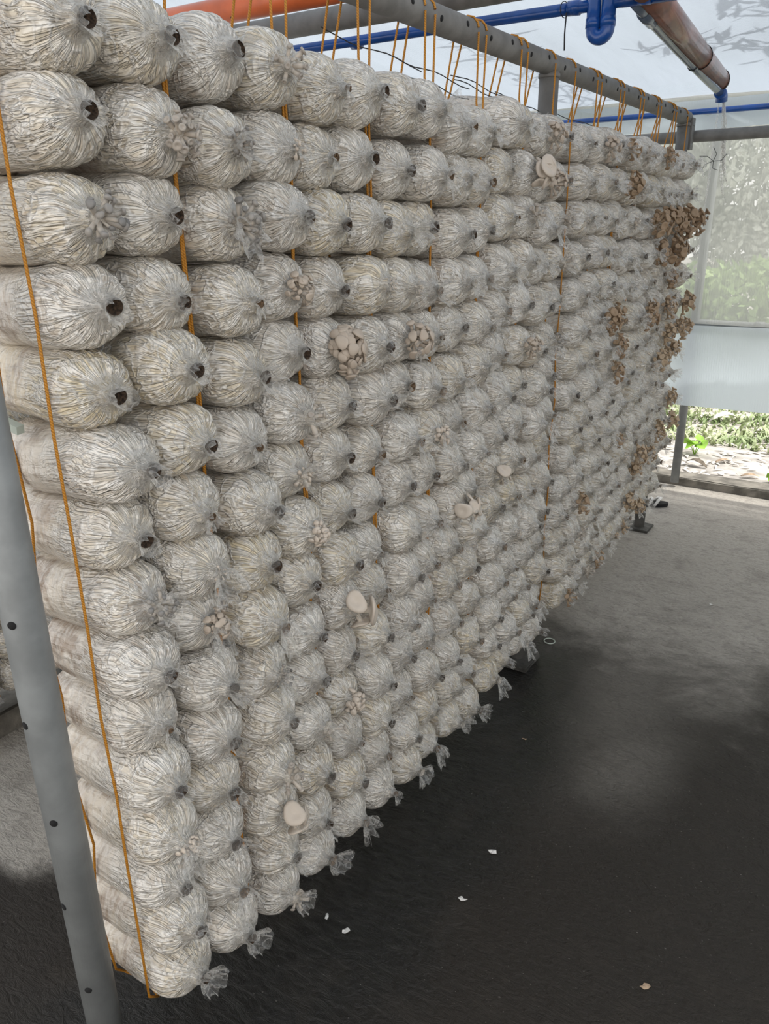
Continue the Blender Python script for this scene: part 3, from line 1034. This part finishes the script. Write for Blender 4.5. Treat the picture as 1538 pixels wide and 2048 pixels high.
# far end: many old tan bunches
for b in BAGS:
    if not b['feat'] and b['c'] >= 21:
        rr = b['row'] / b['rows']
        pr = 0.65 if 0.15 < rr < 0.32 else (0.55 if 0.42 < rr < 0.62 else 0.22)
        if RG.random() < pr:
            b['feat'].append(('brown', RG.uniform(0.8, 1.15) * (1.35 if 0.15 < rr < 0.32 else 1.0), 18))
    elif not b['feat'] and b['c'] >= 15 and RG.random() < 0.16:
        b['feat'].append((RG.choice(['brown', 'tube', 'button']), RG.uniform(0.7, 1.0), 12))

for b in BAGS:
    b['dist'] = (Vector(b['loc']) - CAM_POS).length
order = sorted(BAGS, key=lambda b: b['dist'])
for k, b in enumerate(order):
    b['single'] = k < 300

FAR = empty('mushroom_bag', (-0.955, 3.3, 0.2))
tag(FAR, 'farthest plastic-wrapped mushroom bags at the end of the rack', 'mushroom bag', 'mushroom bags on the rack', 'stuff')
far_bodies = []


def build_bag(b, idx):
    bm_, nk, mo, kd, tip = PROTO[b['proto']]
    root = empty('mushroom_bag', b['loc'], b['rot'])
    root.scale = (1, b['sy'], b['sz'])
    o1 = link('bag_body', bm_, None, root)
    o1.color = (min(1, b['tint'][0]), min(1, b['tint'][1]), 0, 1)
    link('plastic_neck', nk, None, root)
    what = {'open': 'open-mouthed mushroom bag', 'frill': 'frilly-necked mushroom bag', 'shut': 'pinched-neck mushroom bag'}[kd]
    if b['feat']:
        ck, sc_, n = b['feat'][0]
        add_cluster(root, tip, ck, idx, sc_, n)
        what = 'mushroom bag sprouting ' + CWORD[ck]
    else:
        link('bag_mouth', mo, None, root)
    row = 'top' if b['row'] == 1 else ('bottom' if b['row'] == b['rows'] else ORD[b['row']] + ' from top')
    tag(root, '%s, %s, %s column from near post' % (what, row, ORD[b['c']]), 'mushroom bag', 'mushroom bags on the rack')
    return root


def join_bags(name, bags, seed0):
    """the far bags, too small to pick apart: one mesh each for bodies and film"""
    VB, FB, VN, FN, VM, FM = [], [], [], [], [], []
    VC, FC = [], []
    for k, b in enumerate(bags):
        bm_, nk, mo, kd, tip = PROTO[b['proto']]
        Mx = Matrix.Translation(b['loc']) @ (Matrix.Rotation(b['rot'][2], 4, 'Z') @ Matrix.Rotation(b['rot'][1], 4, 'Y') @ Matrix.Rotation(b['rot'][0], 4, 'X')) @ Matrix.Diagonal((1, b['sy'], b['sz'], 1))
        for me, V_, F_ in ((nk, VN, FN), (mo, VM, FM)):
            b0 = len(V_)
            V_ += [Mx @ v.co for v in me.vertices]
            F_ += [tuple(b0 + i for i in p.vertices) for p in me.polygons]
        far_bodies.append((bm_, Mx, b))
        if b['feat']:
            ck, sc_, n = b['feat'][0]
            rg = random.Random(seed0 + k)
            for j in range(n):
                u = (j + 0.5) / n
                th = math.acos(1 - u * 0.95)
                az = j * 2.39996
                d = Vector((math.cos(th), math.sin(th) * math.cos(az), math.sin(th) * math.sin(az) + 0.1)).normalized()
                me = rg.choice(MUSH[ck])
                q = d.to_track_quat('Z', 'Y')
                Mm = Mx @ Matrix.Translation(Vector((tip[0] + 0.002, tip[1], tip[2])) + d * 0.006) @ q.to_matrix().to_4x4() @ Matrix.Scale(sc_ * rg.uniform(0.7, 1.25), 4)
                b0 = len(VC)
                VC += [Mm @ v.co for v in me.vertices]
                FC += [tuple(b0 + i for i in p.vertices) for p in me.polygons]
    return (VN, FN), (VM, FM), (VC, FC)


for k, b in enumerate(BAGS):
    if b['single']:
        build_bag(b, k)
rest = [b for b in BAGS if not b['single']]
(VN, FN), (VM, FM), (VC, FC) = join_bags('far', rest, 77)
FO = Vector(FAR.location)


def far_part(name, V, F, mat):
    me = mesh(name, [v - FO for v in V], F)
    o = link(name, me, mat, FAR)
    o['kind'] = 'stuff'
    return o


far_part('plastic_neck', VN, FN, 'film')
far_part('bag_mouth', VM, FM, 'mouth_tan')
far_part('mushroom_cluster', VC, FC, 'cap_brown')
for bm_, Mx, b in far_bodies:
    o = link('bag_body', bm_, None, FAR)
    o.matrix_local = Matrix.Translation(-FO) @ Mx
    o.color = (min(1, b['tint'][0] + 0.1), min(1, b['tint'][1]), 0, 1)
    o['kind'] = 'stuff'

# the next rack, glimpsed on the left past the near post
SECOND = []
for ci in range(23):
    for r in range(15):
        SECOND.append(dict(c=ci, row=15 - r, rows=15, loc=(-2.10 + RG.uniform(-0.01, 0.01), 0.80 + 0.127 * ci + (0.01 if ci > 1 else 0), 0.185 + 0.0545 + 0.109 * r),
                           rot=(RG.uniform(-0.1, 0.1), RG.uniform(-0.05, 0.05), RG.uniform(-0.06, 0.06)), sy=1.0, sz=1.0,
                           proto=RG.randrange(20), feat=[], tint=(max(0, RG.gauss(0.4, 0.2)), 0.1)))
srest = []
for b in SECOND:
    if b['row'] >= 12 and b['c'] < 4:
        bm_, nk, mo, kd, tip = PROTO[b['proto']]
        root = empty('mushroom_bag', b['loc'], b['rot'])
        o1 = link('bag_body', bm_, None, root)
        o1.color = (min(1, b['tint'][0]), b['tint'][1], 0, 1)
        link('plastic_neck', nk, None, root)
        link('bag_mouth', mo, None, root)
        rowt = 'bottom' if b['row'] == 15 else ORD[16 - b['row']] + ' from bottom'
        tag(root, 'mushroom bag on left-hand rack behind near post, %s, %s column' % (rowt, ORD[b['c'] + 1]), 'mushroom bag', 'mushroom bags on the left rack')
    else:
        srest.append(b)
SR = empty('mushroom_bag', (-2.10, 0.8, 0.45))
tag(SR, 'remaining mushroom bags of the left-hand rack hidden behind the near rack', 'mushroom bag', 'mushroom bags on the left rack', 'stuff')
for b in srest:
    for me in PROTO[b['proto']][:1]:
        o = link(me.name.split('.')[0], me, None, SR, Vector(b['loc']) - Vector(SR.location), b['rot'])
        o['kind'] = 'stuff'
for ci, yy in enumerate((0.735, 0.995, 1.26)):
    tag(tube('twine_loop', [(-2.12, yy, 1.95), (-2.055, yy, 1.7), (-2.055, yy, 0.5), (-2.055, yy, 0.185), (-2.09, yy + 0.01, 0.175), (-2.17, yy + 0.01, 0.175), (-2.17, yy, 0.5), (-2.17, yy, 1.7), (-2.12, yy, 1.95)],
             0.0028, 'rope', None, 8), 'orange twine of the left-hand rack, %s from the near end' % ORD[ci + 1], 'twine', 'twine loops on the left rack')

# ------------------------------------------------------------------ orange twine loops
def loop_pts(y_top, y_bag, zb, zt, kinks, seed, sgn=1, front=-0.918, rear=-1.022):
    rg = random.Random(seed)
    pts = []
    n = kinks
    P = [(BX + 0.031, y_top, BZ - 0.005)]
    P.append((front - 0.004, y_bag * 0.15 + y_top * 0.85, zt + 0.012))
    P.append((front, y_bag * 0.6 + y_top * 0.4, zt - 0.03))
    for k in range(n * 2 + 1):
        t = k / (n * 2)
        zz = zt - 0.08 + (zb + 0.01 - zt + 0.08 + 0.02) * t
        bulge = 0.0 if k % 2 == 0 else 0.004
        P.append((front + bulge + rg.uniform(-0.004, 0.004), y_bag + rg.uniform(-0.002, 0.002), zz))
    P.append((front - 0.004, y_bag + sgn * 0.022, zb - 0.001))
    P.append(((front + rear) / 2, y_bag + sgn * 0.034, zb - 0.004))
    P.append((rear + 0.004, y_bag + sgn * 0.022, zb - 0.001))
    for k in range(n * 2 + 1):
        t = 1 - k / (n * 2)
        zz = zt - 0.08 + (zb + 0.01 - zt + 0.08 + 0.02) * t
        bulge = 0.012 if k % 2 == 0 else -0.010
        P.append((rear + bulge + rg.uniform(-0.004, 0.004), y_bag + rg.uniform(-0.003, 0.003), zz))
    P.append((rear, y_bag * 0.6 + y_top * 0.4, zt - 0.03))
    P.append((rear + 0.012, y_bag * 0.15 + y_top * 0.85, zt + 0.012))
    P.append((BX - 0.031, y_top, BZ - 0.005))
    for a in (150, 120, 90, 60, 30, 8):
        P.append((BX + 0.031 * math.cos(math.radians(a)), y_top + 0.004 * math.sin(math.radians(a)), BZ + 0.031 * math.sin(math.radians(a))))
    return P


STR = []
for gi, (sy, pitch, zb, zt, rows) in enumerate(GROUPS):
    STR.append((sy, 1, gi))
    STR.append((sy + pitch, -1, gi))
STR.sort()
for k, (yy, sgn, gi) in enumerate(STR):
    sy, pitch, zb, zt, rows = GROUPS[gi]
    first = (k == 0)
    pts = loop_pts(yy + sgn * (0.02 if not first else 0.0), yy + (sgn * 0.0022 if not first else 0.002), zb, zt, 5, 40 + k, sgn)
    o = tube('twine_loop', pts, 0.0023, 'rope', None, 8, False)
    tag(o, 'orange twine loop hanging from the rack beam, %s from the near post' % ORD[k + 1], 'twine', 'twine loops on the rack beam')

# black tie wires slack between the strings above the top bags
WIRES = [(0.80, 1.875, 1.08), (0.90, 1.88, 1.13), (1.32, 1.835, 1.60), (1.57, 1.825, 1.82), (1.60, 1.80, 1.82), (1.82, 1.825, 2.06), (1.83, 1.815, 2.05), (2.06, 1.81, 2.27), (2.40, 1.805, 2.80)]
for k, (ya, zz, yb) in enumerate(WIRES):
    rg = random.Random(k)
    pts = []
    for t in np.linspace(0, 1, 9):
        pts.append((-1.005 + 0.05 * t, ya + (yb - ya) * t, zz - 0.035 * t + 0.004 * math.sin(9 * t + k)))
    o = tube('tie_wire', pts, 0.0012, 'wire', None, 6)
    tag(o, 'thin black tie wire above the top bags, %s from the near post' % ORD[k + 1], 'wire', 'tie wires above the bags')

# plastic clip between two near bags
V, F = box_geo((-0.018, -0.006, -0.006), (0.018, 0.006, 0.006))
cl = link('plastic_clip', mesh('plastic_clip', V, F, False), 'clip', None, (-1.005, 0.582, 1.242), (0.1, 0.25, 0.1))
tag(cl, 'small pale green plastic clip on the rear twine near the post', 'clip')

# ------------------------------------------------------------------ litter on the floor
def scrap(name, loc, size, mat, label, cat, seed, rz):
    rg = random.Random(seed)
    n = 7
    V = [(0, 0, 0.004)]
    for j in range(n):
        a = 2 * math.pi * j / n
        r = size * rg.uniform(0.5, 1.1)
        V.append((r * math.cos(a) * 1.5, r * math.sin(a) * 0.7, rg.uniform(0.0005, 0.007)))
    V2 = [(x, y, z + 0.0012) for x, y, z in V]
    F = [(0, 1 + j, 1 + (j + 1) % n) for j in range(n)]
    F2 = [(n + 1, n + 2 + (j + 1) % n, n + 2 + j) for j in range(n)]
    F3 = [(1 + (j + 1) % n, 1 + j, n + 2 + j, n + 2 + (j + 1) % n) for j in range(n)]
    o = link(name, mesh(name, V2 + V, F + F2 + F3, False), mat, None, loc, (0, 0, rz))
    return tag(o, label, cat)


scrap('plastic_scrap', (-0.623, 1.41, 0), 0.010, 'plastic_white', 'white scrap on the dark floor, farthest of the four', 'scrap', 1, 0.6)
scrap('plastic_scrap', (-0.619, 1.239, 0), 0.008, 'plastic_white', 'white triangular scrap on the dark floor below the farthest one', 'scrap', 2, 0.2)
scrap('plastic_scrap', (-0.80, 1.02, 0), 0.010, 'plastic_white', 'white scrap on the floor right beside the second group of bags', 'scrap', 3, 1.0)
scrap('plastic_scrap', (-0.86, 1.03, 0), 0.008, 'plastic_white', 'white scrap on the floor half under the second group of bags', 'scrap', 4, 2.0)
scrap('dry_leaf', (-0.195, 1.248, 0), 0.008, 'leaf_dry', 'small yellowish leaf scrap on the dark floor, lower right', 'leaf', 5, 0.4)
scrap('dry_leaf', (-0.74, 1.87, 0), 0.006, 'leaf_dry', 'tiny yellow leaf scrap on the floor by the rack', 'leaf', 6, 0.4)
scrap('plastic_scrap', (-0.45, 3.1, 0), 0.010, 'plastic_white', 'white scrap on the pale dry floor at right', 'scrap', 7, 0.1)
ring = [(0.020 * math.cos(t), 0.020 * math.sin(t), 0.003) for t in np.linspace(0, 6.2832, 26)]
rgo = tube('plastic_ring', ring, 0.0022, 'clip', None, 8)
rgo.location = (-0.90, 2.47, 0.0)
tag(rgo, 'pale plastic neck ring lying on the floor by the middle post', 'ring')
# worn sandal by the far end of the rack
sd = empty('sandal', (-0.985, 4.17, 0.0), (0, 0, 0.35))
tag(sd, 'worn pale sandal on the floor under the far end of the rack', 'sandal')
V = []
for z_ in (0.0, 0.018):
    for j in range(20):
        a = 2 * math.pi * j / 20
        V.append((0.085 * math.cos(a), 0.034 * math.sin(a) * (1 + 0.18 * math.cos(a)), z_ + 0.004 * math.cos(a)))
F = grid_faces(2, 20) + [tuple(reversed(range(20))), tuple(20 + j for j in range(20))]
link('sole', mesh('sole', V, F, False), 'hole', sd)
tube('strap', [(0.01, -0.036, 0.012), (0.03, -0.02, 0.04), (0.045, 0.0, 0.046), (0.03, 0.02, 0.04), (0.01, 0.036, 0.012)], 0.008, 'plastic_white', sd, 8)
tube('strap', [(-0.02, -0.034, 0.012), (-0.005, -0.02, 0.038), (0.0, 0.0, 0.042), (-0.005, 0.02, 0.038), (-0.02, 0.034, 0.012)], 0.007, 'plastic_white', sd, 8)

# ------------------------------------------------------------------ outside: litter, grass, plants, trees
nr = np.random.RandomState(3)


def blades(name, n, fx, hmin, hmax, wid, mat, label, cat, lean=0.5):
    V, F = [], []
    for _ in range(n):
        x, y = fx()
        z = gz(x, y)
        h = nr.uniform(hmin, hmax)
        a = nr.uniform(0, 6.28)
        l = nr.uniform(0.1, lean) * h
        wx, wy = wid * math.cos(a), wid * math.sin(a)
        dx, dy = -l * math.sin(a), l * math.cos(a)
        b0 = len(V)
        V += [(x - wx, y - wy, z - 0.01), (x + wx, y + wy, z - 0.01), (x + dx * .4 + wx * .8, y + dy * .4 + wy * .8, z + h * .6),
              (x + dx * .4 - wx * .8, y + dy * .4 - wy * .8, z + h * .6), (x + dx, y + dy, z + h)]
        F += [(b0, b0 + 1, b0 + 2, b0 + 3), (b0 + 3, b0 + 2, b0 + 4)]
    o = link(name, mesh(name, V, F, False), mat)
    return tag(o, label, cat, kind='stuff')


blades('grass', 22000, lambda: (nr.uniform(-4.2, 2.6), 5.5 + 4.0 * nr.uniform(0, 1) ** 1.2), 0.015, 0.06, 0.012, 'grass', 'bright green grass and weeds outside beneath the sheet hem', 'grass', 2.2)


def leaf_geo(L, W, curl, rg):
    V, F = [], []
    for i in range(5):
        t = i / 4
        ww = W * math.sin(math.pi * (0.06 + 0.9 * t)) ** 0.8
        zc = curl * math.sin(t * 3.0) + 0.004
        V += [((t - .5) * L, -ww, zc + 0.3 * ww), ((t - .5) * L, 0, zc), ((t - .5) * L, ww, zc + 0.3 * ww)]
    for i in range(4):
        for j in range(2):
            a = i * 3 + j
            F.append((a, a + 1, a + 4, a + 3))
    return V, F


V, F = [], []
for _ in range(900):
    x, y = nr.uniform(-3.5, 2.0), 4.78 + 1.3 * nr.uniform(0, 1) ** 1.3
    v, f = leaf_geo(nr.uniform(0.03, 0.09), nr.uniform(0.006, 0.014), nr.uniform(0.0, 0.012), None)
    a = nr.uniform(0, 6.28)
    b0 = len(V)
    z0 = gz(x, y)
    V += [(x + p[0] * math.cos(a) - p[1] * math.sin(a), y + p[0] * math.sin(a) + p[1] * math.cos(a), z0 + p[2]) for p in v]
    F += [tuple(b0 + i for i in q) for q in f]
tag(link('leaf_litter', mesh('leaf_litter', V, F), 'leaf_pale'), 'pale dry leaf litter scattered over the soil outside', 'leaf litter', kind='stuff')


def big_leaf(loc, L, W, rz, mat, label, curl=0.012, nm='fallen_leaf'):
    v, f = leaf_geo(L, W, curl, None)
    o = link(nm, mesh(nm, v, f), mat, None, (loc[0], loc[1], gz(loc[0], loc[1]) + 0.004), (0.1, 0.05, rz))
    sm = o.modifiers.new('thickness', 'SOLIDIFY')
    sm.thickness = 0.001
    return tag(o, label, 'leaf')


big_leaf((-0.60, 4.86), 0.11, 0.018, 0.5, 'leaf_dry', 'reddish brown fallen leaf just outside the sill at right')
big_leaf((-0.80, 5.10), 0.12, 0.016, 0.9, 'leaf_dry', 'tan fallen leaf on the soil behind the curled brown leaf')
big_leaf((-0.93, 4.95), 0.15, 0.026, -0.35, 'bark', 'large curled brown leaf outside beside the far wall post', 0.03)
big_leaf((-1.0, 6.2), 0.24, 0.04, 0.6, 'leaf_pale', 'big pale dry leaf lying in the grass outside', 0.06)


def plant(loc, n, size, mat, label):
    rt = empty('weed_plant', (loc[0], loc[1], gz(loc[0], loc[1])))
    tag(rt, label, 'plant')
    rg = random.Random(n)
    for k in range(n):
        a = 2 * math.pi * k / n + rg.uniform(-0.4, 0.4)
        hh = size * rg.uniform(0.7, 1.3)
        d = Vector((math.cos(a), math.sin(a), 0))
        tipp = d * size * 0.5 + Vector((0, 0, hh))
        tube('stem', [(0, 0, -0.01), d * size * 0.25 + Vector((0, 0, hh * 0.6)), tipp], [0.003, 0.0025, 0.002], mat, rt, 6)
        V = [(0, 0, 0)]
        m = 14
        for j in range(m):
            t = 2 * math.pi * j / m
            r = size * 0.52 * (1 + 0.12 * math.sin(5 * t))
            V.append((r * math.cos(t), r * math.sin(t), 0.012 * math.sin(2 * t) + 0.01))
        F = [(0, 1 + j, 1 + (j + 1) % m) for j in range(m)]
        link('leaf', mesh('leaf', V, F), mat, rt, tipp, (rg.uniform(0.2, 0.8), rg.uniform(-0.4, 0.4), a))


plant((-1.0, 5.22), 4, 0.085, 'leaf_green', 'bright green broad-leaved weed just outside beside the far wall post')
plant((-0.47, 4.82), 4, 0.04, 'leaf_green', 'small yellow-green weed just outside the sill at right')
plant((-0.55, 6.1), 4, 0.09, 'leaf_green', 'low green weed farther out in the grass')


def foliage(name, centre, rad, n, lsize, mat, label, cat, trunk=None, seed=0, slender=0.3, droop=0.0):
    rg = np.random.RandomState(seed)
    rt = empty(name, (centre[0], centre[1], trunk[2] if trunk else centre[2] - rad[2]))
    tag(rt, label, cat)
    base = Vector(rt.location)
    V, F = [], []
    for _ in range(n):
        d = rg.normal(size=3)
        d /= np.linalg.norm(d)
        p = np.array(centre) + d * np.array(rad) * rg.uniform(0.35, 1) ** 0.5
        a = rg.normal(size=3)
        a[2] -= droop
        a /= np.linalg.norm(a)
        b_ = np.cross(a, rg.normal(size=3))
        b_ /= np.linalg.norm(b_)
        L = lsize * rg.uniform(0.6, 1.3)
        W = L * slender
        b0 = len(V)
        q = p - np.array(base)
        V += [q, q + a * L * .45 + b_ * W * .5, q + a * L, q + a * L * .45 - b_ * W * .5]
        F += [(b0, b0 + 1, b0 + 2, b0 + 3)]
    o = link('foliage', mesh('foliage', V, F, False), mat, rt)
    o['kind'] = 'stuff'
    if trunk:
        tube('trunk', [Vector(trunk) - base, (Vector(trunk) * 0.5 + Vector(centre) * 0.5) - base + Vector((0.05, 0, 0)), Vector(centre) - base], [0.05, 0.035, 0.012], 'bark', rt, 8)
    return rt


foliage('bush', (-3.2, 9.8, 0.62), (1.6, 0.7, 0.5), 2600, 0.13, 'bush', 'green bush seen through the sheet wall, left of the wall post', 'bush', (-3.2, 9.8, 0.1), 1, 0.5)
foliage('bush', (-1.2, 9.5, 0.62), (1.0, 0.6, 0.46), 2600, 0.13, 'bush', 'green bush seen through the sheet wall, right of the wall post', 'bush', (-1.2, 9.5, 0.1), 2, 0.5)
foliage('bush', (0.9, 9.8, 0.66), (1.05, 0.6, 0.5), 2200, 0.13, 'bush', 'green bush beyond the sheet wall at the right edge', 'bush', (0.9, 9.8, 0.1), 3, 0.5)


for k, (tx, ty, tr, th) in enumerate(((-6.5, 15, 2.2, 4.2), (-2.6, 16.5, 2.0, 4.6), (0.6, 15.5, 1.9, 4.0), (4.2, 16, 2.2, 4.4))):  # backdrop added to darken the view through the upper wall sheet
    foliage('tree', (tx, ty, th * 0.58), (tr, 1.2, th * 0.5), 15000, 0.17, 'leaf_far', 'added pale backdrop tree beyond the bushes, %s from the left' % ORD[k + 1], 'tree', (tx, ty, 0.3), 20 + k, 0.5)


def branch(pts, n, lsize, label, seed, slender=0.16):
    rg = np.random.RandomState(seed)
    rt = empty('tree_branch', pts[0])
    tag(rt, label, 'branch')
    P = [Vector(p) - Vector(pts[0]) for p in pts]
    tube('twig', P, [0.012] + [0.006] * (len(P) - 2) + [0.002], 'bark', rt, 6)
    V, F = [], []
    for k in range(n):
        t = rg.uniform(0.15, 1) * (len(P) - 1)
        i = min(int(t), len(P) - 2)
        p = P[i].lerp(P[i + 1], t - i)
        a = Vector((rg.normal(), rg.normal(), -0.45 + 0.3 * rg.normal())).normalized()
        b_ = a.cross(Vector(rg.normal(size=3))).normalized()
        L = lsize * rg.uniform(0.6, 1.25)
        W = L * slender
        q = p + Vector(rg.normal(size=3)) * 0.05
        b0 = len(V)
        V += [q, q + a * L * .3 + b_ * W * .5, q + a * L * .7 + b_ * W * .4, q + a * L, q + a * L * .7 - b_ * W * .4, q + a * L * .3 - b_ * W * .5]
        F.append(tuple(b0 + m for m in range(6)))
    o = link('foliage', mesh('foliage', V, F, False), 'leaf_tree', rt)
    o['kind'] = 'stuff'
    return rt


branch([(0.2, 4.6, 2.6), (-0.3, 4.1, 2.56), (-0.7, 3.8, 2.52), (-0.95, 3.75, 2.48)], 120, 0.17, 'leafy branch showing through the roof sheet at top right', 1)
branch([(0.3, 3.9, 2.6), (-0.2, 3.6, 2.6), (-0.62, 3.45, 2.56)], 110, 0.17, 'leafy branch showing through the roof sheet at right edge', 2)
branch([(-1.5, 5.0, 2.6), (-1.45, 4.3, 2.55), (-1.5, 3.7, 2.55), (-1.6, 3.4, 2.58)], 130, 0.16, 'leafy branch behind the roof sheet above the middle post', 3)
branch([(-2.4, 4.4, 2.6), (-2.5, 3.9, 2.58), (-2.7, 3.4, 2.62)], 100, 0.16, 'leafy branch behind the roof sheet above the left bags', 4)
